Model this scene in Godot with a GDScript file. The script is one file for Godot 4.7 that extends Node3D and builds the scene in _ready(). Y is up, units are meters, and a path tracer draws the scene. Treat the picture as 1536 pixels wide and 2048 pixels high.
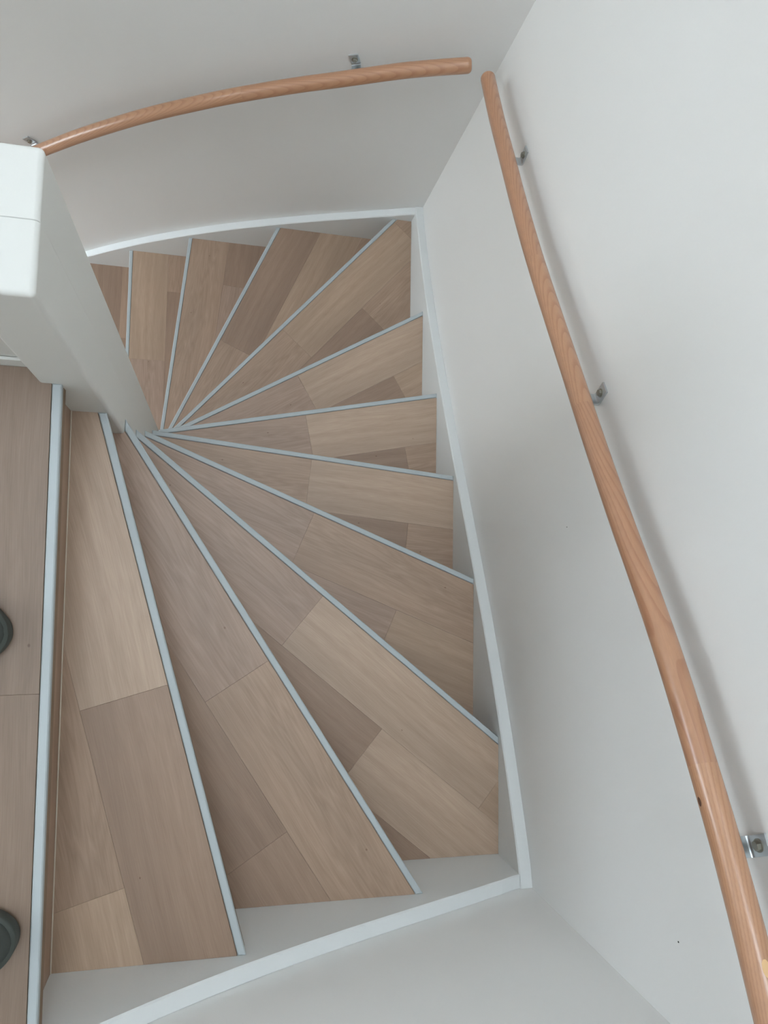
extends Node3D
# A winding staircase seen from its top step. Plan coordinates: x to the right, z towards the
# front wall; depths are measured downwards from eye level, EYE metres above the lower floor.

const EYE := 3.755
const TOP := 1.1645          # eye level above the landing
const RISE := 0.185
const X_WALL := 0.72
const Z_BACK := -1.468
const Z_FRONT := 0.685
const X_IN := 0.69           # faces of the strings
const Z_BACK_IN := -1.438
const Z_FRONT_IN := 0.655
const X_LEFT := -2.6
const CEIL := 7.4
const LIP := 0.0145          # width of a nosing strip
const SET := 0.022           # riser behind the nosing

var rng := RandomNumberGenerator.new()
var m := {}
var planks_m := []
# start and end of each nosing's front edge
var nose := [
	[Vector2(-0.249, -0.297), Vector2(-0.229, 0.631)],
	[Vector2(-0.210, -0.295), Vector2(0.070, 0.655)],
	[Vector2(-0.201, -0.326), Vector2(0.446, 0.655)],
	[Vector2(-0.200, -0.343), Vector2(0.693, 0.379)],
	[Vector2(-0.199, -0.379), Vector2(0.691, -0.016)],
	[Vector2(-0.185, -0.418), Vector2(0.689, -0.333)],
	[Vector2(-0.154, -0.469), Vector2(0.689, -0.641)],
	[Vector2(-0.143, -0.517), Vector2(0.688, -0.997)],
	[Vector2(-0.166, -0.565), Vector2(0.612, -1.438)],
	[Vector2(-0.211, -0.592), Vector2(0.170, -1.437)],
	[Vector2(-0.263, -0.608), Vector2(-0.183, -1.440)],
	[Vector2(-0.438, -0.987), Vector2(-0.443, -1.434)],
	[Vector2(-0.660, -0.600), Vector2(-0.660, -1.438)],
	[Vector2(-0.880, -0.600), Vector2(-0.880, -1.438)]]
# boards of each tread: rows from the nosing inwards, each a list of butt joints and of tones
# tones: 0 light, 1 middle, 2 dark, 3 grey-pink with strong grain, 4 light and warm
var boards := [
	[],
	[[[0.497], [0, 2]], [[0.808], [1, 4]], [[], [1]]],
	[[[0.578], [3, 1]], [[0.894], [2, 2]], [[], [1]]],
	[[[0.580, 1.210], [3, 0, 4]], [[0.895], [2, 0]], [[], [2]]],
	[[[0.479], [3, 1]], [[0.789], [3, 4]], [[], [1]]],
	[[[0.439], [1, 0]], [[0.752], [2, 1]], [[], [1]]],
	[[[0.408], [3, 0]], [[0.716], [2, 1]], [[], [1]]],
	[[[0.431], [3, 0]], [[0.743], [2, 4]], [[], [1]]],
	[[[0.524, 1.167], [1, 4, 1]], [[0.811], [2, 1]], [[], [1]]],
	[[[0.395], [1, 2]], [[0.300], [1, 4]], [[], [1]]],
	[[[0.300], [1, 1]], [[0.660], [3, 2]], [[], [1]]],
	[[[-0.036], [3, 4]], [[0.279], [2, 1]], [[], [1]]],
	[[[], [2]], [[0.5], [2, 1]], [[], [1]]],
	[[[0.3], [1, 2]], [[], [1]], [[], [1]]]]

func _ready():
	rng.seed = 41
	camera_and_light()
	make_materials()
	room()
	landing()
	staircase()
	handrails()
	shoes()

# ------------------------------------------------------------------ camera, sky, exposure
func camera_and_light():
	var cam := Camera3D.new()
	cam.name = "camera"
	var right := Vector3(0.97491918, 0.2219523, -0.01642442)
	var down := Vector3(0.03786369, -0.09268723, 0.99497508)
	var ahead := Vector3(0.21931467, -0.97064219, -0.09876649)
	cam.transform = Transform3D(Basis(right, -down, -ahead).orthonormalized(), Vector3(0, EYE, 0))
	cam.fov = rad_to_deg(2.0 * atan(1024.0 / 1433.36))
	cam.near = 0.02
	cam.current = true
	add_child(cam)
	var sky_m := ProceduralSkyMaterial.new()
	sky_m.sky_top_color = Color(0.905, 0.96, 1.0)
	sky_m.sky_horizon_color = Color(0.915, 0.965, 1.0)
	sky_m.ground_bottom_color = Color(0.5, 0.5, 0.48)
	sky_m.ground_horizon_color = Color(0.62, 0.62, 0.6)
	sky_m.sun_angle_max = 1.0
	sky_m.sky_energy_multiplier = 1.0
	var sky := Sky.new()
	sky.sky_material = sky_m
	var env := Environment.new()
	env.background_mode = Environment.BG_SKY
	env.sky = sky
	env.background_energy_multiplier = 1.0
	env.ambient_light_source = Environment.AMBIENT_SOURCE_DISABLED
	env.tonemap_mode = Environment.TONE_MAPPER_LINEAR
	env.tonemap_exposure = 12.5
	env.sdfgi_enabled = true
	env.ssao_enabled = true
	env.ssil_enabled = true
	var we := WorldEnvironment.new()
	we.name = "world_environment"
	we.environment = env
	add_child(we)

# ------------------------------------------------------------------ materials
func mat(c: Color, rough: float, metal := 0.0) -> StandardMaterial3D:
	var s := StandardMaterial3D.new()
	s.albedo_color = c
	s.roughness = rough
	s.metallic = metal
	return s

func oak_image(seed_value: int, figure: float) -> Image:
	# 1.28 m along the grain, 0.16 m across
	var n := FastNoiseLite.new()
	n.seed = seed_value
	n.noise_type = FastNoiseLite.TYPE_SIMPLEX_SMOOTH
	n.frequency = 1.0
	n.fractal_type = FastNoiseLite.FRACTAL_NONE
	var im := Image.create_empty(1280, 320, false, Image.FORMAT_RGB8)
	for x in 1280:
		var u := x / 1000.0
		var drift := n.get_noise_2d(u * 1.6, 7.0) * 0.03
		var core := 0.08 + n.get_noise_2d(u * 0.9, 31.0) * 0.05
		for y in 320:
			var v := y / 2000.0 + drift * 0.25
			var f := 0.45 * n.get_noise_2d(u * 9.0, v * 420.0) + 0.3 * n.get_noise_2d(u * 22.0, v * 900.0)
			f += 0.5 * n.get_noise_2d(u * 2.2, v * 46.0 + 50.0)
			var d := (v - core) / 0.05
			var ring := sin(TAU * (d * d * 1.1 + u * 3.4 + 0.35 * n.get_noise_2d(u * 5.0, v * 60.0)) * 2.2)
			var near := exp(-d * d * 0.5)
			f += figure * near * (0.55 * ring * absf(ring))
			var pore := n.get_noise_2d(u * 30.0 + 9.0, v * 1100.0)
			if pore > 0.62:
				f -= 0.8 * (pore - 0.62)
			var broad := n.get_noise_2d(u * 1.3 + 4.0, v * 9.0)
			var t := clampf(0.5 + 0.27 * f, 0.0, 1.0)
			var c := Color(0.80, 0.775, 0.75).lerp(Color(1, 1, 1), t)
			c = c * (1.0 + 0.035 * broad)
			im.set_pixel(x, y, c.clamp())
	# a few small knots
	var g := RandomNumberGenerator.new()
	g.seed = seed_value
	for k in 3:
		var c := Vector2(g.randf_range(20, 1260), g.randf_range(20, 300))
		var size := g.randf_range(1.2, 3.0)
		for x in range(int(c.x) - 12, int(c.x) + 13):
			for y in range(int(c.y) - 24, int(c.y) + 25):
				var d := Vector2((x - c.x) / size, (y - c.y) / (size * 1.5)).length()
				if d < 1.6:
					im.set_pixel(x, y, im.get_pixel(x, y).lerp(Color(0.56, 0.47, 0.41), 0.5 * (1.0 - smoothstep(0.5, 1.6, d))))
	return im

func rail_image(seed_value: int, length: float) -> Image:
	# the surface of a rod cut from glued lengths of pine: rings met along the rod and round it
	var n := FastNoiseLite.new()
	n.seed = seed_value
	n.frequency = 1.0
	n.fractal_type = FastNoiseLite.FRACTAL_NONE
	var g := RandomNumberGenerator.new()
	g.seed = seed_value
	var w := 2048
	var h := 160
	var im := Image.create_empty(w, h, false, Image.FORMAT_RGB8)
	var piece_end := -1.0
	var off := Vector2.ZERO
	var tone := 0.0
	var lean := Vector2.ZERO
	var start := 0.0
	for x in w:
		var s := length * x / w
		if s > piece_end:
			start = s
			piece_end = s + g.randf_range(0.42, 0.75)
			var a := PI / 2 + 0.5 + g.randf_range(-0.6, 0.6)
			off = Vector2(cos(a), sin(a)) * g.randf_range(0.02, 0.045)
			lean = Vector2(cos(a), sin(a)) * g.randf_range(0.07, 0.13) * (1.0 if g.randf() < 0.8 else -0.5)
			tone = g.randf_range(-1.0, 1.0)
		for y in h:
			var a := TAU * y / h
			var p := Vector2(cos(a), sin(a)) * 0.02 + off + lean * (s - start)
			p += Vector2(n.get_noise_2d(s * 4.0, a * 0.4), n.get_noise_2d(s * 4.0, 40.0 + a * 0.4)) * 0.0016
			var ring := fposmod(p.length() / 0.0038, 1.0)
			var late := smoothstep(0.45, 0.92, ring) * (1.0 - smoothstep(0.95, 1.0, ring))
			var fine := n.get_noise_2d(s * 40.0, cos(a) * 16.0 + sin(a) * 11.0)
			var c := Color(0.735, 0.552, 0.425).lerp(Color(0.665, 0.47, 0.355), late * 0.7)
			c = c * (1.0 + 0.03 * tone + 0.02 * fine)
			c.r *= 1.0 - 0.01 * tone
			im.set_pixel(x, y, c.clamp())
	return im

func wall_paint(c: Color, seed_value: int) -> StandardMaterial3D:
	var s := mat(c, 0.62)
	var n := FastNoiseLite.new()
	n.seed = seed_value
	n.frequency = 0.035
	n.fractal_octaves = 4
	var t := NoiseTexture2D.new()
	t.width = 512
	t.height = 512
	t.seamless = true
	t.as_normal_map = true
	t.bump_strength = 1.2
	t.noise = n
	s.normal_enabled = true
	s.normal_texture = t
	s.normal_scale = 0.12
	s.uv1_triplanar = true
	s.uv1_world_triplanar = true
	s.uv1_scale = Vector3(5, 5, 5)
	return s

func make_materials():
	m.wall = wall_paint(Color(0.935, 0.93, 0.92), 3)
	m.ceiling = mat(Color(0.95, 0.945, 0.94), 0.9)
	m.paint = mat(Color(0.875, 0.87, 0.85), 0.6)
	m.cap = wall_paint(Color(0.885, 0.89, 0.885), 9)
	m.cap.roughness = 0.5
	m.cap.normal_scale = 0.3
	m.string = mat(Color(0.89, 0.88, 0.865), 0.4)
	m.nosing = mat(Color(0.71, 0.735, 0.742), 0.66, 0.15)
	m.core = mat(Color(0.55, 0.46, 0.38), 0.8)
	m.bead = mat(Color(0.86, 0.82, 0.76), 0.6)
	m.gap = mat(Color(0.16, 0.14, 0.12), 0.9)
	m.zinc = mat(Color(0.80, 0.82, 0.83), 0.3, 0.9)
	m.bolt = mat(Color(0.62, 0.61, 0.57), 0.34, 0.9)
	var plain := ImageTexture.create_from_image(oak_image(5, 0.35))
	var figured := ImageTexture.create_from_image(oak_image(17, 0.95))
	var tones := [Color(0.775, 0.675, 0.591), Color(0.723, 0.615, 0.530), Color(0.667, 0.561, 0.483), Color(0.712, 0.608, 0.537), Color(0.754, 0.649, 0.558), Color(0.585, 0.502, 0.438)]  # last tone has the shade of the person standing there put into its colour
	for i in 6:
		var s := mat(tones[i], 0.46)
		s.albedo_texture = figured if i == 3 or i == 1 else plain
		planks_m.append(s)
	m.rail_right = mat(Color(1, 1, 1), 0.36)
	m.rail_right.albedo_texture = ImageTexture.create_from_image(rail_image(12, 2.6))
	m.rail_back = mat(Color(1, 1, 1), 0.36)
	m.rail_back.albedo_texture = ImageTexture.create_from_image(rail_image(29, 2.6))
	for k in ["rail_right", "rail_back"]:
		m[k].clearcoat_enabled = true
		m[k].clearcoat = 0.5
		m[k].clearcoat_roughness = 0.18
	m.bare = mat(Color(0.90, 0.735, 0.54), 0.6)
	m.knot = mat(Color(0.40, 0.27, 0.2), 0.6)
	m.shoe = mat(Color(0.22, 0.232, 0.215), 0.8)
	m.sole = mat(Color(0.26, 0.275, 0.255), 0.8)
	m.lining = mat(Color(0.09, 0.09, 0.09), 0.95)
	m.stitch = mat(Color(0.56, 0.56, 0.53), 0.8)
	m.lace = mat(Color(0.18, 0.18, 0.18), 0.8)
	m.frame = mat(Color(0.9, 0.9, 0.9), 0.5)
	var gl := mat(Color(0.9, 0.95, 0.95, 0.04), 0.0)
	gl.transparency = BaseMaterial3D.TRANSPARENCY_ALPHA
	m.glass = gl

# ------------------------------------------------------------------ mesh helpers
func start_mesh() -> SurfaceTool:
	var st := SurfaceTool.new()
	st.begin(Mesh.PRIMITIVE_TRIANGLES)
	return st

func tri(st: SurfaceTool, p: Array, n: Array, uv: Array):
	# front faces run clockwise: turn the corners so that they face along the normals
	var g: Vector3 = (p[2] - p[0]).cross(p[1] - p[0])
	var order := [0, 1, 2] if g.dot(n[0] + n[1] + n[2]) >= 0.0 else [0, 2, 1]
	for k in order:
		st.set_normal(n[k])
		st.set_uv(uv[k])
		st.add_vertex(p[k])

func quad(st: SurfaceTool, a: Vector3, b: Vector3, c: Vector3, d: Vector3, n: Vector3, uv := [Vector2(0, 0), Vector2(1, 0), Vector2(1, 1), Vector2(0, 1)]):
	tri(st, [a, b, c], [n, n, n], [uv[0], uv[1], uv[2]])
	tri(st, [a, c, d], [n, n, n], [uv[0], uv[2], uv[3]])

func put(called: String, st: SurfaceTool, material: Material, parent: Node = self) -> MeshInstance3D:
	var o := MeshInstance3D.new()
	o.name = numbered(called, parent)
	o.mesh = st.commit()
	o.material_override = material
	o.cast_shadow = GeometryInstance3D.SHADOW_CASTING_SETTING_ON
	parent.add_child(o, true)
	return o

func numbered(called: String, parent: Node) -> String:
	if not parent.has_node(called):
		return called
	var k := 1
	while parent.has_node("%s_%03d" % [called, k]):
		k += 1
	return "%s_%03d" % [called, k]

func tag(o: Node, label: String, category: String, group := ""):
	o.set_meta("label", label)
	o.set_meta("category", category)
	if group:
		o.set_meta("group", group)

func structure(o: Node, label: String, category := "wall"):
	o.set_meta("kind", "structure")
	o.set_meta("label", label)
	o.set_meta("category", category)

func box(st: SurfaceTool, a: Vector3, b: Vector3, c := 0.0):
	# a box between two corners, its edges chamfered by c
	var lo := Vector3(minf(a.x, b.x), minf(a.y, b.y), minf(a.z, b.z))
	var hi := Vector3(maxf(a.x, b.x), maxf(a.y, b.y), maxf(a.z, b.z))
	var ctr := (lo + hi) / 2.0
	var h := (hi - lo) / 2.0
	var at := func(s: Vector3, face: int) -> Vector3:
		var q := s * (h - Vector3.ONE * c)
		q[face] = s[face] * h[face]
		return ctr + q
	for f in 3:
		var u := (f + 1) % 3
		var v := (f + 2) % 3
		for s in [-1.0, 1.0]:
			var n := Vector3.ZERO
			n[f] = s
			var q := []
			for k in [[-1, -1], [1, -1], [1, 1], [-1, 1]]:
				var w := Vector3.ZERO
				w[f] = s
				w[u] = k[0]
				w[v] = k[1]
				q.append(at.call(w, f))
			quad(st, q[0], q[1], q[2], q[3], n)
	if c > 0.0:
		for f in 3:
			var u := (f + 1) % 3
			var v := (f + 2) % 3
			for s in [-1.0, 1.0]:
				for t in [-1.0, 1.0]:
					var w0 := Vector3.ZERO
					w0[f] = s
					w0[u] = t
					w0[v] = -1.0
					var w1 := w0
					w1[v] = 1.0
					var n := Vector3.ZERO
					n[f] = s
					n[u] = t
					quad(st, at.call(w0, f), at.call(w1, f), at.call(w1, u), at.call(w0, u), n.normalized())
		for sx in [-1.0, 1.0]:
			for sy in [-1.0, 1.0]:
				for sz in [-1.0, 1.0]:
					var w := Vector3(sx, sy, sz)
					var n := w.normalized()
					tri(st, [at.call(w, 0), at.call(w, 1), at.call(w, 2)], [n, n, n], [Vector2.ZERO, Vector2.ZERO, Vector2.ZERO])

func clip(poly: PackedVector2Array, n: Vector2, most: float) -> PackedVector2Array:
	# keeps the part of a convex outline where p . n <= most
	var out := PackedVector2Array()
	for i in poly.size():
		var p := poly[i]
		var q := poly[(i + 1) % poly.size()]
		var dp := p.dot(n) - most
		var dq := q.dot(n) - most
		if dp <= 0.0:
			out.append(p)
		if (dp < 0.0 and dq > 0.0) or (dp > 0.0 and dq < 0.0):
			out.append(p.lerp(q, dp / (dp - dq)))
	var clean := PackedVector2Array()
	for p in out:
		if clean.is_empty() or clean[clean.size() - 1].distance_to(p) > 0.0004:
			clean.append(p)
	if clean.size() > 1 and clean[0].distance_to(clean[clean.size() - 1]) <= 0.0004:
		clean.remove_at(clean.size() - 1)
	return clean

func inset(poly: PackedVector2Array, by: float) -> PackedVector2Array:
	var out := PackedVector2Array()
	var ctr := Vector2.ZERO
	for p in poly:
		ctr += p / poly.size()
	for i in poly.size():
		var p := poly[i]
		var a := (p - poly[(i - 1 + poly.size()) % poly.size()]).normalized()
		var b := (poly[(i + 1) % poly.size()] - p).normalized()
		var na := Vector2(-a.y, a.x)
		var nb := Vector2(-b.y, b.x)
		if na.dot(ctr - p) < 0.0:
			na = -na
		if nb.dot(ctr - p) < 0.0:
			nb = -nb
		var k := (na + nb) / maxf(0.12, 1.0 + na.dot(nb))
		out.append(p + (k * by).limit_length(by * 4.0))
	return out

func slab(st: SurfaceTool, poly: PackedVector2Array, y1: float, y0: float, c: float, at: Vector2, e: Vector2, n: Vector2, shift := Vector2.ZERO):
	# an upright prism over a convex outline in plan; grain runs along e
	var uv := func(p: Vector2) -> Vector2:
		return Vector2(((p - at).dot(e) + shift.x) / 1.28, ((p - at).dot(n) + shift.y) / 0.16)
	var inner := inset(poly, c) if c > 0.0 else poly
	var ctr := Vector2.ZERO
	for p in poly:
		ctr += p / poly.size()
	var k := poly.size()
	for i in range(1, k - 1):
		var t := [inner[0], inner[i], inner[i + 1]]
		tri(st, [v3(t[0], y1), v3(t[1], y1), v3(t[2], y1)], [Vector3.UP, Vector3.UP, Vector3.UP], [uv.call(t[0]), uv.call(t[1]), uv.call(t[2])])
		t = [poly[0], poly[i], poly[i + 1]]
		tri(st, [v3(t[0], y0), v3(t[1], y0), v3(t[2], y0)], [Vector3.DOWN, Vector3.DOWN, Vector3.DOWN], [uv.call(t[0]), uv.call(t[1]), uv.call(t[2])])
	for i in k:
		var j := (i + 1) % k
		var d := (poly[j] - poly[i]).normalized()
		var o := Vector2(-d.y, d.x)
		if o.dot(ctr - poly[i]) > 0.0:
			o = -o
		var n3 := Vector3(o.x, 0, o.y)
		var su: float = uv.call(poly[i]).x
		var sv: float = uv.call(poly[j]).x
		quad(st, v3(poly[i], y1 - c), v3(poly[j], y1 - c), v3(poly[j], y0), v3(poly[i], y0), n3, [Vector2(su, 0.3), Vector2(sv, 0.3), Vector2(sv, 0.3 + (y1 - y0) / 0.16), Vector2(su, 0.3 + (y1 - y0) / 0.16)])
		if c > 0.0:
			quad(st, v3(inner[i], y1), v3(inner[j], y1), v3(poly[j], y1 - c), v3(poly[i], y1 - c), (n3 + Vector3.UP).normalized(), [uv.call(inner[i]), uv.call(inner[j]), uv.call(poly[j]), uv.call(poly[i])])

func v3(p: Vector2, y: float) -> Vector3:
	return Vector3(p.x, y, p.y)

func lathe(st: SurfaceTool, frame: Transform3D, profile: Array, sides: int, turn := 0.0, smooth := true):
	# profile of (radius, height) about the frame's y axis
	for i in profile.size() - 1:
		var p: Vector2 = profile[i]
		var q: Vector2 = profile[i + 1]
		var sl := (q - p)
		var pn := Vector2(sl.y, -sl.x).normalized()
		for k in sides:
			var a := turn + TAU * k / sides
			var b := turn + TAU * (k + 1) / sides
			var mid := (a + b) / 2.0
			var na := a if smooth else mid
			var nb := b if smooth else mid
			var v := [Vector3(cos(a) * p.x, p.y, sin(a) * p.x), Vector3(cos(b) * p.x, p.y, sin(b) * p.x), Vector3(cos(b) * q.x, q.y, sin(b) * q.x), Vector3(cos(a) * q.x, q.y, sin(a) * q.x)]
			var n := [Vector3(cos(na) * pn.x, pn.y, sin(na) * pn.x), Vector3(cos(nb) * pn.x, pn.y, sin(nb) * pn.x)]
			var w := []
			for z in v:
				w.append(frame * z)
			var m0: Vector3 = frame.basis * n[0]
			var m1: Vector3 = frame.basis * n[1]
			var u := Vector2.ZERO
			if p.x > 0.0:
				tri(st, [w[0], w[1], w[2]], [m0, m1, m1], [u, u, u])
			if q.x > 0.0:
				tri(st, [w[0], w[2], w[3]], [m0, m1, m0], [u, u, u])

func tube(st: SurfaceTool, pts: Array, radius: float, sides: int, length: float, end_round: float):
	# a rod along pts with both ends rounded over
	var rings := []
	var s := 0.0
	for i in pts.size():
		var t: Vector3 = (pts[mini(i + 1, pts.size() - 1)] - pts[maxi(i - 1, 0)]).normalized()
		if i > 0:
			s += pts[i].distance_to(pts[i - 1])
		if i == 0:
			for k in [0, 1, 2, 3, 4]:
				var a: float = PI / 2 * k / 5.0
				rings.append([pts[0] - t * end_round * cos(a), t, radius - end_round + end_round * sin(a), -cos(a), 0.0])
		rings.append([pts[i], t, radius, 0.0, s])
		if i == pts.size() - 1:
			for k in [4, 3, 2, 1, 0]:
				var a: float = PI / 2 * k / 5.0
				rings.append([pts[i] + t * end_round * cos(a), t, radius - end_round + end_round * sin(a), cos(a), s])
	var grid := []
	for r in rings:
		var t: Vector3 = r[1]
		var side := t.cross(Vector3.UP).normalized()
		var up := side.cross(t)
		var row := []
		for k in sides + 1:
			var a := TAU * k / sides
			var o := side * cos(a) + up * sin(a)
			var fl: float = r[3]
			row.append([r[0] + o * r[2], (o * sqrt(1.0 - fl * fl) + t * fl).normalized(), Vector2(r[4] / length, float(k) / sides)])
		grid.append(row)
	for i in grid.size() - 1:
		for k in sides:
			var q := [grid[i][k], grid[i][k + 1], grid[i + 1][k + 1], grid[i + 1][k]]
			tri(st, [q[0][0], q[1][0], q[2][0]], [q[0][1], q[1][1], q[2][1]], [q[0][2], q[1][2], q[2][2]])
			tri(st, [q[0][0], q[2][0], q[3][0]], [q[0][1], q[2][1], q[3][1]], [q[0][2], q[2][2], q[3][2]])
	for e in [0, grid.size() - 1]:
		var n: Vector3 = rings[e][1] * (-1.0 if e == 0 else 1.0)
		var c: Vector3 = rings[e][0]
		for k in sides:
			tri(st, [c, grid[e][k][0], grid[e][k + 1][0]], [n, n, n], [grid[e][k][2], grid[e][k][2], grid[e][k + 1][2]])

func rounded_post(st: SurfaceTool, x0: float, x1: float, z0: float, z1: float, y0: float, y1: float, r: float, joint: float):
	# a square post with rounded arrises and top edge; the side at z = joint is sawn square, against its neighbour
	var rows := [[y0, 0.0, 0.0]]
	for k in 6:
		var a := PI / 2 * k / 5.0
		rows.append([y1 - r + r * sin(a), r - r * cos(a), sin(a)])
	var grid := []
	for row in rows:
		var ring := []
		for c in [[x1, z1, 0], [x0, z1, 1], [x0, z0, 2], [x1, z0, 3]]:
			var sawn: bool = c[1] == joint
			var rr: float = 0.0009 if sawn else maxf(0.0004, r - row[1])
			var dz: float = minf(row[1], 0.0006) if sawn else row[1]
			var cx: float = c[0] + (-1.0 if c[0] == x1 else 1.0) * (rr + row[1])
			var cz: float = c[1] + (-1.0 if c[1] == z1 else 1.0) * (rr + dz)
			for k in 6:
				var a: float = PI / 2 * (c[2] + k / 5.0)
				var o := Vector3(cos(a), 0, sin(a))
				var lean: float = row[2]
				ring.append([Vector3(cx, row[0], cz) + o * rr, (o * sqrt(1.0 - lean * lean) + Vector3.UP * lean).normalized()])
		grid.append(ring)
	for i in grid.size() - 1:
		var cnt: int = grid[i].size()
		for k in cnt:
			var j := (k + 1) % cnt
			var q := [grid[i][k], grid[i][j], grid[i + 1][j], grid[i + 1][k]]
			var u := Vector2.ZERO
			tri(st, [q[0][0], q[1][0], q[2][0]], [q[0][1], q[1][1], q[2][1]], [u, u, u])
			tri(st, [q[0][0], q[2][0], q[3][0]], [q[0][1], q[2][1], q[3][1]], [u, u, u])
	var top: Array = grid[grid.size() - 1]
	var mid := Vector3((x0 + x1) / 2, y1, (z0 + z1) / 2)
	for k in top.size():
		tri(st, [mid, top[k][0], top[(k + 1) % top.size()][0]], [Vector3.UP, Vector3.UP, Vector3.UP], [Vector2.ZERO, Vector2.ZERO, Vector2.ZERO])

# ------------------------------------------------------------------ the room
func room():
	var land := EYE - TOP
	var st := start_mesh()
	box(st, Vector3(X_WALL, -0.12, Z_BACK - 0.14), Vector3(X_WALL + 0.14, CEIL, Z_FRONT + 0.14))
	var wr := put("wall_right", st, m.wall)
	structure(wr, "white plastered wall carrying the long wooden handrail")
	st = start_mesh()
	box(st, Vector3(X_LEFT - 0.14, -0.12, Z_BACK - 0.14), Vector3(X_WALL, CEIL, Z_BACK))
	structure(put("wall_back", st, m.wall), "white plastered wall behind the short curved handrail")
	st = start_mesh()
	box(st, Vector3(X_LEFT - 0.14, -0.12, Z_FRONT), Vector3(X_WALL, CEIL, Z_FRONT + 0.14))
	structure(put("wall_front", st, m.wall), "white plastered wall beside the upper steps")
	# window opening in the left wall, on the upper floor
	var w0 := Vector2(-1.0, land + 0.2)
	var w1 := Vector2(0.0, land + 1.3)
	st = start_mesh()
	var d0 := Vector2(-1.38, 0.1)
	var d1 := Vector2(-0.46, 2.15)
	box(st, Vector3(X_LEFT - 0.14, -0.12, Z_BACK), Vector3(X_LEFT, d0.y, Z_FRONT))
	box(st, Vector3(X_LEFT - 0.14, d1.y, Z_BACK), Vector3(X_LEFT, w0.y, Z_FRONT))
	box(st, Vector3(X_LEFT - 0.14, d0.y, Z_BACK), Vector3(X_LEFT, d1.y, d0.x))
	box(st, Vector3(X_LEFT - 0.14, d0.y, d1.x), Vector3(X_LEFT, d1.y, Z_FRONT))
	box(st, Vector3(X_LEFT - 0.14, w1.y, Z_BACK), Vector3(X_LEFT, CEIL, Z_FRONT))
	box(st, Vector3(X_LEFT - 0.14, w0.y, Z_BACK), Vector3(X_LEFT, w1.y, w0.x))
	box(st, Vector3(X_LEFT - 0.14, w0.y, w1.x), Vector3(X_LEFT, w1.y, Z_FRONT))
	structure(put("wall_left", st, m.wall), "white plastered wall with the tall landing window")
	side_window("window_1", "white framed window of the landing", w0, w1)
	side_window("window_3", "unseen white framed window added to brighten the lower steps", d0, d1)  # lower opening is out of view, added to light the deep steps
	st = start_mesh()
	# a wide roof window over the stairwell
	var r0 := Vector2(-1.0, -1.2)
	var r1 := Vector2(0.64, 0.5)
	box(st, Vector3(X_LEFT - 0.14, CEIL, Z_BACK - 0.14), Vector3(r0.x, CEIL + 0.15, Z_FRONT + 0.14))
	box(st, Vector3(r1.x, CEIL, Z_BACK - 0.14), Vector3(X_WALL + 0.14, CEIL + 0.15, Z_FRONT + 0.14))
	box(st, Vector3(r0.x, CEIL, Z_BACK - 0.14), Vector3(r1.x, CEIL + 0.15, r0.y))
	box(st, Vector3(r0.x, CEIL, r1.y), Vector3(r1.x, CEIL + 0.15, Z_FRONT + 0.14))
	structure(put("ceiling", st, m.ceiling), "white ceiling above the stairwell", "ceiling")
	var roof := Node3D.new()
	roof.name = "window_2"
	add_child(roof)
	structure(roof, "wide white framed roof window above the stairwell", "window")
	st = start_mesh()
	var yo := CEIL + 0.1
	box(st, Vector3(r0.x, yo - 0.03, r0.y), Vector3(r0.x + 0.05, yo + 0.03, r1.y), 0.004)
	box(st, Vector3(r1.x - 0.05, yo - 0.03, r0.y), Vector3(r1.x, yo + 0.03, r1.y), 0.004)
	box(st, Vector3(r0.x + 0.05, yo - 0.03, r0.y), Vector3(r1.x - 0.05, yo + 0.03, r0.y + 0.05), 0.004)
	box(st, Vector3(r0.x + 0.05, yo - 0.03, r1.y - 0.05), Vector3(r1.x - 0.05, yo + 0.03, r1.y), 0.004)
	put("window_frame", st, m.frame, roof)
	st = start_mesh()
	box(st, Vector3(r0.x + 0.05, yo - 0.003, r0.y + 0.05), Vector3(r1.x - 0.05, yo + 0.003, r1.y - 0.05))
	put("pane", st, m.glass, roof)
	st = start_mesh()
	box(st, Vector3(X_LEFT, -0.12, Z_BACK), Vector3(X_WALL, 0, Z_FRONT))
	structure(put("floor_lower", st, planks_m[1]), "floor at the foot of the stairs", "floor")
	# wall below the landing, between it and the lower flight
	st = start_mesh()
	box(st, Vector3(-1.3, 0.0, -0.42), Vector3(-0.2845, land - 0.261, -0.36))
	structure(put("wall_inner", st, m.wall), "white wall under the landing beside the lower flight")
	# closed parapet of the landing, behind its raised edge
	st = start_mesh()
	box(st, Vector3(-1.3, land + 0.001, -0.36), Vector3(-0.2845, EYE - 0.83, -0.3255), 0.004)
	structure(put("wall_parapet", st, m.paint), "low white parapet along the landing beside the newel post")
	# a pin hole and a drill hole in the right wall
	for h in [[Vector3(X_WALL, EYE - 1.406, -0.126), 0.0011], [Vector3(X_WALL, EYE - 1.0476, 0.5506), 0.0014]]:
		st = start_mesh()
		lathe(st, Transform3D(Basis(Vector3(0, 0, 1), Vector3(-1, 0, 0), Vector3(0, -1, 0)), h[0]), [Vector2(h[1], -0.002), Vector2(h[1], 0.0004), Vector2(0.0, 0.0004)], 10)
		put("pin_hole", st, m.gap, wr)

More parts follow.
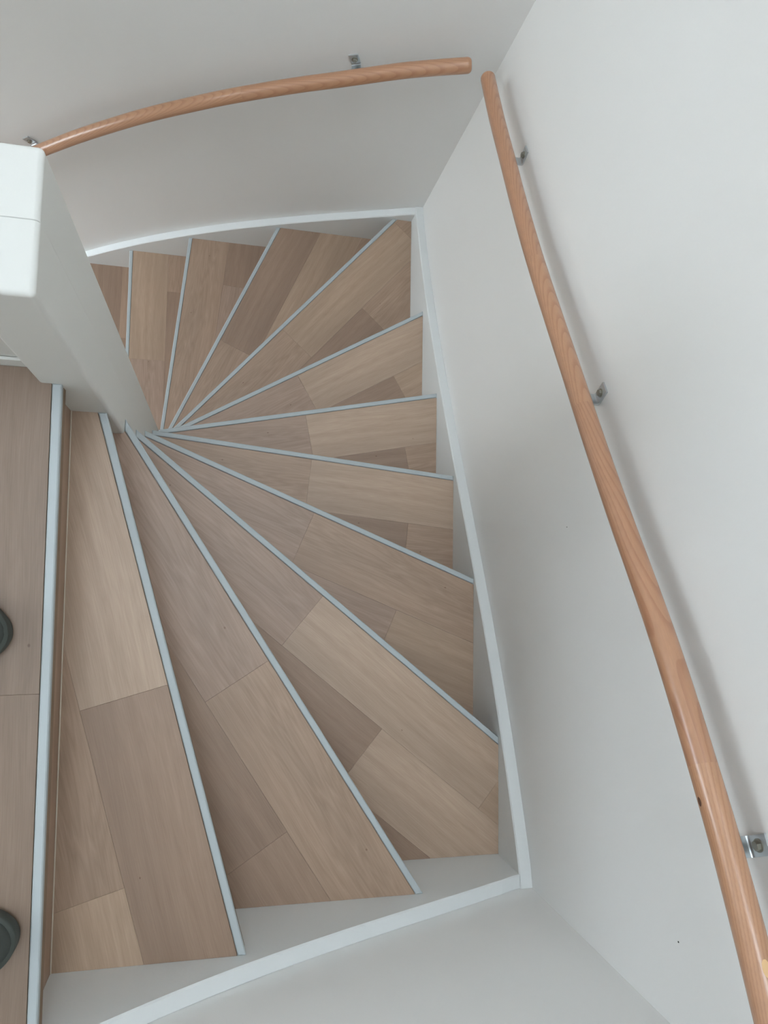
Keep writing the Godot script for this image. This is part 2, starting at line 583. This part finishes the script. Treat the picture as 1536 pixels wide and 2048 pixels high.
func side_window(called: String, label: String, w0: Vector2, w1: Vector2):
	var win := Node3D.new()
	win.name = called
	add_child(win)
	structure(win, label, "window")
	var st := start_mesh()
	var xo := X_LEFT - 0.09
	box(st, Vector3(xo - 0.03, w0.y, w0.x), Vector3(xo + 0.03, w0.y + 0.06, w1.x), 0.004)
	box(st, Vector3(xo - 0.03, w1.y - 0.06, w0.x), Vector3(xo + 0.03, w1.y, w1.x), 0.004)
	box(st, Vector3(xo - 0.03, w0.y + 0.06, w0.x), Vector3(xo + 0.03, w1.y - 0.06, w0.x + 0.06), 0.004)
	box(st, Vector3(xo - 0.03, w0.y + 0.06, w1.x - 0.06), Vector3(xo + 0.03, w1.y - 0.06, w1.x), 0.004)
	put("window_frame", st, m.frame, win)
	st = start_mesh()
	box(st, Vector3(xo - 0.003, w0.y + 0.06, w0.x + 0.06), Vector3(xo + 0.003, w1.y - 0.06, w1.x - 0.06))
	put("pane", st, m.glass, win)

func landing():
	var land := EYE - TOP
	var root := Node3D.new()
	root.name = "floor"
	add_child(root)
	structure(root, "wood plank landing at the top of the stairs", "floor")
	var a: Vector2 = nose[0][0]
	var e: Vector2 = (nose[0][1] - a).normalized()
	var n := Vector2(-e.y, e.x)
	var whole := PackedVector2Array([Vector2(X_LEFT, -0.32), Vector2(0.5, -0.32), Vector2(0.5, Z_FRONT_IN + 0.03), Vector2(X_LEFT, Z_FRONT_IN + 0.03)])
	var st := start_mesh()
	slab(st, clip(whole, -n, -(a.dot(n) + SET + 0.0125)), land - 0.0075, land - 0.26, 0.0, a, e, n)
	slab(st, clip(clip(whole, -n, -(a.dot(n) + 0.002)), n, a.dot(n) + SET + 0.0125), land - 0.0075, land - 0.038, 0.0, a, e, n)
	put("floor_slab", st, m.core, root)
	st = start_mesh()
	box(st, Vector3(X_LEFT, land - 0.26, Z_BACK), Vector3(-1.3, land - 0.0075, -0.32))
	put("floor_slab", st, m.paint, root)
	var row := 0
	var lo := LIP + 0.0004
	while lo < 2.4:
		var hi := 0.165 + 0.16 * row
		var cut := [0.468] if row == 0 else [rng.randf_range(0.1, 0.8)]
		board_row(root, whole, a, e, n, lo, hi, cut, [5, 5] if row == 0 else [rng.randi() % 5, rng.randi() % 5], land)  # front row takes the tone darkened to stand in for shade
		lo = hi
		row += 1
	# planks of the landing beyond the stairwell
	for k in 4:
		var z0 := -0.32 - 0.29 * k
		st = start_mesh()
		slab(st, PackedVector2Array([Vector2(X_LEFT, z0 - 0.289), Vector2(-1.3, z0 - 0.289), Vector2(-1.3, z0), Vector2(X_LEFT, z0)]), land, land - 0.007, 0.0008, Vector2(X_LEFT, z0 - 0.29), Vector2(1, 0), Vector2(0, 1))
		put("plank", st, planks_m[k % 3], root)
	# raised edge along the stairwell
	st = start_mesh()
	box(st, Vector3(-1.3, land - 0.26, -0.36), Vector3(-0.2845, land, -0.32), 0.001)
	box(st, Vector3(-1.3, land, -0.325), Vector3(-0.2845, land + 0.033, -0.32), 0.001)
	structure(put("trim_1", st, m.paint), "white board edging the landing behind the newel post", "trim")

func board_row(parent: Node, whole: PackedVector2Array, a: Vector2, e: Vector2, n: Vector2, lo: float, hi: float, cuts: Array, tones: Array, y: float):
	var row := clip(clip(whole, n, a.dot(n) + hi), -n, -(a.dot(n) + lo))
	if row.size() < 3:
		return
	var ends := [-9.0] + cuts + [9.0]
	for k in ends.size() - 1:
		var p := clip(clip(row, e, a.dot(e) + ends[k + 1]), -e, -(a.dot(e) + ends[k]))
		if p.size() < 3:
			continue
		var lo_s := 9.0
		var hi_s := -9.0
		for q in p:
			lo_s = minf(lo_s, (q - a).dot(e))
			hi_s = maxf(hi_s, (q - a).dot(e))
		if hi_s - lo_s < 0.004:
			continue
		var st := start_mesh()
		var room_left := maxf(0.0, 1.28 - (hi_s - lo_s))
		slab(st, inset(p, 0.00012), y, y - 0.007, 0.0003, a, e, n, Vector2(-lo_s + rng.randf() * room_left, -lo + rng.randf() * 0.008))
		put("plank", st, planks_m[tones[k]], parent)

# ------------------------------------------------------------------ the staircase
func staircase():
	var root := Node3D.new()
	root.name = "staircase"
	add_child(root)
	tag(root, "white winding staircase with wood plank treads and pale metal nosing strips", "staircase")
	var whole := PackedVector2Array([Vector2(-1.1, Z_BACK_IN), Vector2(X_IN, Z_BACK_IN), Vector2(X_IN, Z_FRONT_IN), Vector2(-1.1, Z_FRONT_IN)])
	for i in nose.size():
		var y := EYE - TOP - RISE * i
		var a: Vector2 = nose[i][0]
		var e: Vector2 = (nose[i][1] - a).normalized()
		var n := Vector2(-e.y, e.x)
		# what the newel post leaves of this step
		var free := whole
		var open_end := whole
		if i <= 1:
			free = clip(whole, Vector2(0, -1), 0.31)
			open_end = clip(whole, Vector2(0, -1), 0.2975)
		elif i <= 7:
			open_end = clip(whole, Vector2(-1, 0), 0.2035)
			free = clip(whole, Vector2(-1, 0), 0.262)
		else:
			free = clip(whole, Vector2(0, 1), -0.44)
			open_end = clip(whole, Vector2(0, 1), -0.4665)
		var parent: Node = root
		if i > 0:
			var b: Vector2 = nose[i - 1][0]
			var be: Vector2 = (nose[i - 1][1] - b).normalized()
			var bn := Vector2(-be.y, be.x)
			free = clip(free, bn, b.dot(bn) + SET)
			var st := start_mesh()
			slab(st, clip(free, -n, -(a.dot(n) + 0.002)), y - 0.0075, y - 0.038, 0.0, a, e, n)
			var tread := put("tread", st, m.core, root)
			parent = tread
			var lo := LIP + 0.0005
			for r in 3:
				var hi: float = [0.165, 0.325, 0.49][r]
				board_row(tread, free, a, e, n, lo, hi, boards[i][r][0], boards[i][r][1], y)
				lo = hi
		# nosing: a flat strip with a lip over the tread's edge
		var strip := clip(clip(open_end, n, a.dot(n) + LIP), -n, -(a.dot(n)))
		var st2 := start_mesh()
		slab(st2, inset(strip, 0.0004), y + 0.001, y - 0.0115, 0.0018, a, e, n)
		put("nosing", st2, m.nosing, parent)
		# riser below it
		var inner := clip(whole, Vector2(0, -1), 0.31) if i <= 1 else (clip(whole, Vector2(-1, 0), 0.262) if i <= 7 else clip(whole, Vector2(0, 1), -0.44))
		var face := clip(clip(inner, n, a.dot(n) + SET + 0.012), -n, -(a.dot(n) + SET))
		if face.size() >= 3:
			var st3 := start_mesh()
			slab(st3, face, y - 0.0385, y - RISE - 0.006, 0.0, a, e, n, Vector2(0.2, 0.0))
			var riser := put("riser", st3, planks_m[1], root)
			var bead := clip(clip(inner, n, a.dot(n) + SET - 0.0001), -n, -(a.dot(n) + SET - 0.0018))
			if bead.size() >= 3:
				st3 = start_mesh()
				slab(st3, bead, y - RISE + 0.003, y - RISE, 0.0005, a, e, n)
				put("sealant_bead", st3, m.bead, riser)
	# the strings along the walls: depth of the top edge below eye level
	string(root, Vector2(0, 1), [[-1.4674, 2.581], [-1.289, 2.5244], [-1.109, 2.4556], [-0.93, 2.3765], [-0.75, 2.2891], [-0.571, 2.1954], [-0.391, 2.0979], [-0.212, 1.9989], [-0.033, 1.9013], [0.147, 1.8079], [0.326, 1.7221], [0.506, 1.647], [0.6844, 1.5866]], X_IN, X_WALL - 0.0006)
	string(root, Vector2(1, 0), [[-1.1, 3.72], [-0.9, 3.548], [-0.72, 3.3915], [-0.6, 3.2869], [-0.48, 3.1918], [-0.36, 3.1055], [-0.24, 3.0271], [-0.12, 2.9557], [0.0, 2.8905], [0.12, 2.8304], [0.24, 2.7748], [0.36, 2.7227], [0.48, 2.6733], [0.6, 2.6255], [0.69, 2.590]], Z_BACK_IN, Z_BACK + 0.0006)
	string(root, Vector2(1, 0), [[-2.59, 1.085], [-0.45, 1.085], [-0.36, 1.086], [-0.3, 1.094], [-0.25, 1.1183], [-0.169, 1.1764], [-0.088, 1.2289], [-0.008, 1.2766], [0.073, 1.3201], [0.154, 1.3601], [0.235, 1.3974], [0.316, 1.4328], [0.397, 1.4668], [0.477, 1.5003], [0.558, 1.534], [0.639, 1.5686], [0.69, 1.590]], Z_FRONT_IN, Z_FRONT - 0.0006)
	# newel: two square posts side by side
	var newel := Node3D.new()
	newel.name = "newel"
	root.add_child(newel)
	newel.set_meta("label", "white double newel post with rounded edges")
	var top := EYE - 0.80
	var st4 := start_mesh()
	rounded_post(st4, -0.283, -0.2035, -0.3815, -0.297, 0.0, top, 0.0065, -0.3815)
	put("newel_post", st4, m.paint, newel)
	st4 = start_mesh()
	rounded_post(st4, -0.283, -0.2040, -0.466, -0.3816, 0.0, top - 0.0003, 0.0065, -0.3816)
	put("newel_post", st4, m.paint, newel)

func string(root: Node, along: Vector2, pts: Array, inner: float, outer: float):
	# a board on edge against the wall; its top edge follows the steps
	var st := start_mesh()
	var fine := []
	for i in pts.size() - 1:
		var p0: Array = pts[maxi(i - 1, 0)]
		var p3: Array = pts[mini(i + 2, pts.size() - 1)]
		for k in 4:
			var t := k / 4.0
			fine.append(Vector2(lerpf(pts[i][0], pts[i + 1][0], t), cubic_interpolate(pts[i][1], pts[i + 1][1], p0[1], p3[1], t) if pts[i + 1][0] - pts[i][0] < 0.3 else lerpf(pts[i][1], pts[i + 1][1], t)))
	fine.append(Vector2(pts[-1][0], pts[-1][1]))
	var place := func(s: float, w: float, y: float) -> Vector3:
		return Vector3(w, y, s) if along.y > 0.5 else Vector3(s, y, w)
	var out_dir: float = signf(outer - inner)
	var c := 0.003
	var face: Vector3 = (place.call(0, inner, 0) - place.call(0, outer, 0)).normalized()
	var u := Vector2.ZERO
	for i in fine.size() - 1:
		var p: Vector2 = fine[i]
		var q: Vector2 = fine[i + 1]
		var yp := EYE - p.y
		var yq := EYE - q.y
		var bp := maxf(0.0, yp - 0.42)
		var bq := maxf(0.0, yq - 0.42)
		var slope: Vector3 = (place.call(q.x, inner, yq) - place.call(p.x, inner, yp)).normalized()
		var up := (Vector3.UP - slope * slope.dot(Vector3.UP)).normalized()
		quad(st, place.call(p.x, inner, yp - c), place.call(q.x, inner, yq - c), place.call(q.x, inner, bq), place.call(p.x, inner, bp), face)
		quad(st, place.call(p.x, inner, yp - c), place.call(q.x, inner, yq - c), place.call(q.x, inner + c * out_dir, yq), place.call(p.x, inner + c * out_dir, yp), (face + up).normalized())
		quad(st, place.call(p.x, inner + c * out_dir, yp), place.call(q.x, inner + c * out_dir, yq), place.call(q.x, outer, yq), place.call(p.x, outer, yp), up)
		quad(st, place.call(p.x, outer, yp), place.call(q.x, outer, yq), place.call(q.x, outer, bq), place.call(p.x, outer, bp), -face)
		quad(st, place.call(p.x, inner, bp), place.call(q.x, inner, bq), place.call(q.x, outer, bq), place.call(p.x, outer, bp), -up)
	for s in [[fine[0], -1.0], [fine[fine.size() - 1], 1.0]]:
		var p: Vector2 = s[0]
		var y := EYE - p.y
		var b := maxf(0.0, y - 0.42)
		quad(st, place.call(p.x, inner, y), place.call(p.x, outer, y), place.call(p.x, outer, b), place.call(p.x, inner, b), Vector3(along.x, 0, along.y) * s[1])
	put("stringer", st, m.cap, root)

# ------------------------------------------------------------------ handrails
func spline(pts: Array, steps: int) -> Array:
	var out := []
	for i in pts.size() - 1:
		var a: Vector3 = pts[maxi(i - 1, 0)]
		var b: Vector3 = pts[i]
		var c: Vector3 = pts[i + 1]
		var d: Vector3 = pts[mini(i + 2, pts.size() - 1)]
		for k in steps:
			out.append(b.cubic_interpolate(c, a, d, float(k) / steps))
	out.append(pts[pts.size() - 1])
	return out

func handrails():
	var right := []
	for p in [[-1.372, 1.7235], [-1.22, 1.662], [-1.06, 1.589], [-0.9, 1.516], [-0.739, 1.437], [-0.58, 1.352], [-0.42, 1.264], [-0.28, 1.188], [-0.128, 1.102], [-0.028, 1.042], [0.068, 0.986], [0.148, 0.943], [0.246, 0.895], [0.32, 0.860], [0.388, 0.831], [0.46, 0.802], [0.54, 0.772], [0.62, 0.745]]:
		right.append(Vector3(0.66, EYE - p[1], p[0]))
	var back := []
	for p in [[0.602, 1.727], [0.514, 1.759], [0.424, 1.795], [0.273, 1.866], [0.160, 1.918], [0.047, 1.975], [-0.050, 2.027], [-0.148, 2.085], [-0.243, 2.144], [-0.339, 2.209], [-0.493, 2.324], [-0.621, 2.430], [-0.76, 2.550], [-0.92, 2.690], [-1.1, 2.850]]:
		back.append(Vector3(p[0], EYE - p[1], -1.403))
	handrail("long round wooden handrail running down the right wall", right, Vector3(-1, 0, 0), X_WALL, m.rail_right, [[-1.100, 2], [-0.374, 2], [0.335, 2]])
	handrail("short curved wooden handrail on the back wall, hidden at one end by the newel", back, Vector3(0, 0, 1), Z_BACK, m.rail_back, [[0.292, 0], [-0.675, 0]])

func handrail(label: String, pts: Array, out_n: Vector3, wall: float, material: Material, at: Array):
	var root := Node3D.new()
	root.name = numbered("handrail", self)
	add_child(root)
	root.position = pts[pts.size() / 2]
	tag(root, label, "handrail", "round wooden handrails")
	var line := spline(pts, 4)
	var local := []
	for p in line:
		local.append(p - root.position)
	var st := start_mesh()
	tube(st, local, 0.02, 40, 2.6, 0.012)
	put("rail", st, material, root)
	for b in at:
		var axis: int = b[1]
		var best := 0
		for i in line.size() - 1:
			if absf(line[i][axis] - b[0]) < absf(line[best][axis] - b[0]):
				best = i
		var t: Vector3 = (line[best + 1] - line[maxi(best - 1, 0)]).normalized()
		var up := (Vector3.UP - t * t.dot(Vector3.UP)).normalized()
		var x := up.cross(out_n).normalized()
		var fr := Transform3D(Basis(x, up, out_n), line[best] - root.position)
		var gap := absf((line[best] * out_n).dot(Vector3.ONE) - wall * (out_n.x + out_n.z))
		bracket(root, fr, gap)
	if axis_of(out_n) == 0:
		# a pale chip and a dark knot on the long rail
		for s in [[0.459, 1.72, 0.011, 0.005, m.bare, "wood_chip"], [0.282, 3.24, 0.007, 0.0038, m.knot, "wood_knot"]]:
			var best := 0
			for i in line.size() - 1:
				if absf(line[i].z - s[0]) < absf(line[best].z - s[0]):
					best = i
			var t: Vector3 = (line[best + 1] - line[best - 1]).normalized()
			var side := t.cross(Vector3.UP).normalized()
			if side.x < 0.0:
				side = -side
			var up := (Vector3.UP - t * t.dot(Vector3.UP)).normalized()
			var o: Vector3 = side * cos(s[1]) + up * sin(s[1])
			var ctr: Vector3 = line[best] - root.position + o * 0.0195
			st = start_mesh()
			lathe(st, Transform3D(Basis(t * s[2], o, t.cross(o) * s[3]), ctr), [Vector2(1.0, 0.0), Vector2(0.85, 0.0006), Vector2(0.0, 0.0009)], 18)
			put(s[5], st, s[4], root)

func axis_of(n: Vector3) -> int:
	return 0 if absf(n.x) > 0.5 else 2

func bracket(root: Node, fr: Transform3D, gap: float):
	# flat steel bent under the rail: wall plate with a hexagon bolt, arm with a screw up into the rail
	var st := start_mesh()
	var w := 0.0135
	var th := 0.004
	var low := -0.027
	var high := 0.0075
	var line := [Vector2(-gap + 0.0002, high), Vector2(-gap + th, high), Vector2(-gap + th, low + 0.003), Vector2(-gap + th + 0.0012, low + 0.0008), Vector2(-gap + th + 0.003, low), Vector2(-0.027, low), Vector2(-0.015, -0.0203), Vector2(-0.002, -0.0203), Vector2(-0.002, -0.0203 - th), Vector2(-0.0165, -0.0203 - th), Vector2(-0.0285, low - th), Vector2(-gap + 0.005, low - th), Vector2(-gap + 0.0015, low - th + 0.0015), Vector2(-gap + 0.0002, low + 0.001)]
	for i in line.size():
		var p: Vector2 = line[i]
		var q: Vector2 = line[(i + 1) % line.size()]
		var g := [fr * Vector3(-w, p.y, p.x), fr * Vector3(w, p.y, p.x), fr * Vector3(w, q.y, q.x), fr * Vector3(-w, q.y, q.x)]
		# outward: away from the middle of the steel
		quad(st, g[0], g[1], g[2], g[3], outward(line, i, fr))
	for s in [-1.0, 1.0]:
		var poly := PackedVector2Array(line)
		var t := Geometry2D.triangulate_polygon(poly)
		for k in range(0, t.size(), 3):
			var v := []
			for j in 3:
				v.append(fr * Vector3(w * s, poly[t[k + j]].y, poly[t[k + j]].x))
			var n3 := fr.basis * Vector3(s, 0, 0)
			tri(st, v, [n3, n3, n3], [Vector2.ZERO, Vector2.ZERO, Vector2.ZERO])
	var br := put("bracket", st, m.zinc, root)
	st = start_mesh()
	var bolt := Transform3D(fr.basis * Basis(Vector3(1, 0, 0), Vector3(0, 0, 1), Vector3(0, -1, 0)), fr * Vector3(0, -0.0095, -gap + th))
	lathe(st, bolt, [Vector2(0.0088, 0.0), Vector2(0.0088, 0.0012), Vector2(0.0, 0.0012)], 24)
	lathe(st, bolt, [Vector2(0.0068, 0.001), Vector2(0.0068, 0.0056), Vector2(0.0058, 0.0064), Vector2(0.0, 0.0064)], 6, 0.3, false)
	put("bolt", st, m.bolt, br)
	st = start_mesh()
	var screw := Transform3D(fr.basis * Basis(Vector3(1, 0, 0), Vector3(0, -1, 0), Vector3(0, 0, -1)), fr * Vector3(0, -0.0203 - th, -0.009))
	lathe(st, screw, [Vector2(0.0045, 0.0), Vector2(0.0035, 0.0018), Vector2(0.0, 0.0024)], 16)
	put("screw", st, m.bolt, br)

func outward(line: Array, i: int, fr: Transform3D) -> Vector3:
	var p: Vector2 = line[i]
	var q: Vector2 = line[(i + 1) % line.size()]
	var d := (q - p).normalized()
	var n := Vector2(d.y, -d.x)
	if Geometry2D.is_point_in_polygon((p + q) / 2 + n * 0.0004, PackedVector2Array(line)):
		n = -n
	return fr.basis * Vector3(0, n.y, n.x)

# ------------------------------------------------------------------ shoes at the edge of the landing
func shoes():
	var y := EYE - TOP
	shoe(Vector3(-0.443, y, 0.086), deg_to_rad(8.0), 1.0, "dark grey shoe on the landing, nearer the newel post")
	shoe(Vector3(-0.407, y, 0.496), deg_to_rad(-10.0), -1.0, "dark grey shoe on the landing, nearer the front wall")

func shoe(at: Vector3, turn: float, hand: float, label: String):
	var root := Node3D.new()
	root.name = numbered("shoe", self)
	add_child(root)
	root.position = at
	root.rotation.y = turn
	tag(root, label, "shoe", "pair of dark grey shoes")
	var length := 0.29
	# half widths and middle line from heel (0) to toe (1)
	var half := func(t: float) -> float:
		var w := 0.037 + 0.012 * smoothstep(0.3, 0.72, t)
		var heel := sqrt(maxf(0.0, 1.0 - pow(1.0 - minf(t / 0.14, 1.0), 2.0)))
		var toe := pow(maxf(0.0, 1.0 - pow(maxf(0.0, (t - 0.72) / 0.28), 2.4)), 0.5)
		return w * heel * toe
	var mid := func(t: float) -> float:
		return -hand * 0.010 * sin(PI * clampf((t - 0.2) / 0.8, 0.0, 1.0)) + hand * 0.012 * smoothstep(0.7, 1.0, t)
	var high := func(t: float) -> float:
		return 0.030 + 0.056 * (1.0 - smoothstep(0.46, 0.84, t)) - 0.012 * sin(PI * clampf(t / 0.4, 0.0, 1.0)) + 0.006 * (1.0 - smoothstep(0.0, 0.12, t))
	var steps := 44
	var st := start_mesh()
	st.set_smooth_group(0)
	# sole: outline slightly larger than the upper, rounded at its edge
	var grid := []
	for i in steps + 1:
		var t := 0.5 - 0.5 * cos(PI * i / steps)
		var w: float = half.call(t) + 0.004 * minf(1.0, 6.0 * minf(t, 1.0 - t) + 0.3)
		if i == 0 or i == steps:
			w = 0.0
		var x := (t - 0.5) * (length + 0.008)
		var c: float = mid.call(t)
		var toe_up := 0.006 * smoothstep(0.8, 1.0, t)
		grid.append([Vector3(x, toe_up, c - w * 0.9), Vector3(x, toe_up + 0.006, c - w), Vector3(x, toe_up + 0.024, c - w), Vector3(x, toe_up + 0.027, c - w * 0.93), Vector3(x, toe_up + 0.027, c + w * 0.93), Vector3(x, toe_up + 0.024, c + w), Vector3(x, toe_up + 0.006, c + w), Vector3(x, toe_up, c + w * 0.9)])
	loft(st, grid, true)
	st.generate_normals()
	put("sole", st, m.sole, root)
	# upper, sunk open towards the heel
	st = start_mesh()
	st.set_smooth_group(0)
	grid = []
	var surface := func(t: float, q: float) -> Vector3:
		var w: float = half.call(t)
		var h: float = high.call(t)
		var toe_drop := pow(maxf(0.0, 1.0 - pow(maxf(0.0, (t - 0.8) / 0.2), 2.0)), 0.5)
		var arch := pow(maxf(0.0, 1.0 - pow(absf(q), 2.6)), 0.55)
		var yy := 0.022 + h * arch * lerpf(0.25, 1.0, toe_drop)
		var hole := (1.0 - smoothstep(0.36, 0.47, t)) * smoothstep(0.045, 0.12, t) * (1.0 - smoothstep(0.55, 0.78, absf(q)))
		yy = lerpf(yy, 0.034, hole)
		return Vector3((t - 0.5) * length, yy, mid.call(t) + w * q)
	for i in steps + 1:
		var t := 0.5 - 0.5 * cos(PI * i / steps)
		t = lerpf(0.004, 0.996, t)
		var row := []
		for k in 25:
			row.append(surface.call(t, sin(PI / 2 * (k / 12.0 - 1.0))))
		grid.append(row)
	loft(st, grid, false)
	st.generate_normals()
	put("upper", st, m.shoe, root)
	# lining inside the opening
	st = start_mesh()
	st.set_smooth_group(0)
	grid = []
	for i in 13:
		var t := lerpf(0.09, 0.44, i / 12.0)
		var row := []
		for k in 9:
			var q := lerpf(-0.7, 0.7, k / 8.0)
			row.append(surface.call(t, q) + Vector3(0, 0.0015, 0))
		grid.append(row)
	loft(st, grid, false)
	st.generate_normals()
	put("lining", st, m.lining, root)
	# laces across the instep
	for k in 5:
		var t := 0.50 + 0.05 * k
		st = start_mesh()
		var pts := []
		for j in 9:
			var q := lerpf(-0.5, 0.5, j / 8.0)
			pts.append(surface.call(t + 0.012 * (1 if j % 2 == 0 else 1) * q * 2.0, q) + Vector3(0, 0.002, 0))
		tube(st, pts, 0.0022, 8, 0.1, 0.001)
		put("lace", st, m.lace, root)
	# seam round the toe cap
	st = start_mesh()
	var seam := []
	for j in 21:
		var a := lerpf(-1.25, 1.25, j / 20.0)
		seam.append(surface.call(0.72 + 0.235 * cos(a), 0.84 * sin(a)) + Vector3(0, 0.0016, 0))
	tube(st, seam, 0.0009, 6, 0.3, 0.0005)
	put("seam", st, m.stitch, root)

func loft(st: SurfaceTool, grid: Array, closed: bool):
	for i in grid.size() - 1:
		var cnt: int = grid[i].size()
		for k in (cnt if closed else cnt - 1):
			var j := (k + 1) % cnt
			for v in [grid[i][k], grid[i + 1][j], grid[i][j], grid[i][k], grid[i + 1][k], grid[i + 1][j]]:
				st.set_uv(Vector2(float(i) / grid.size(), float(k) / cnt))
				st.add_vertex(v)
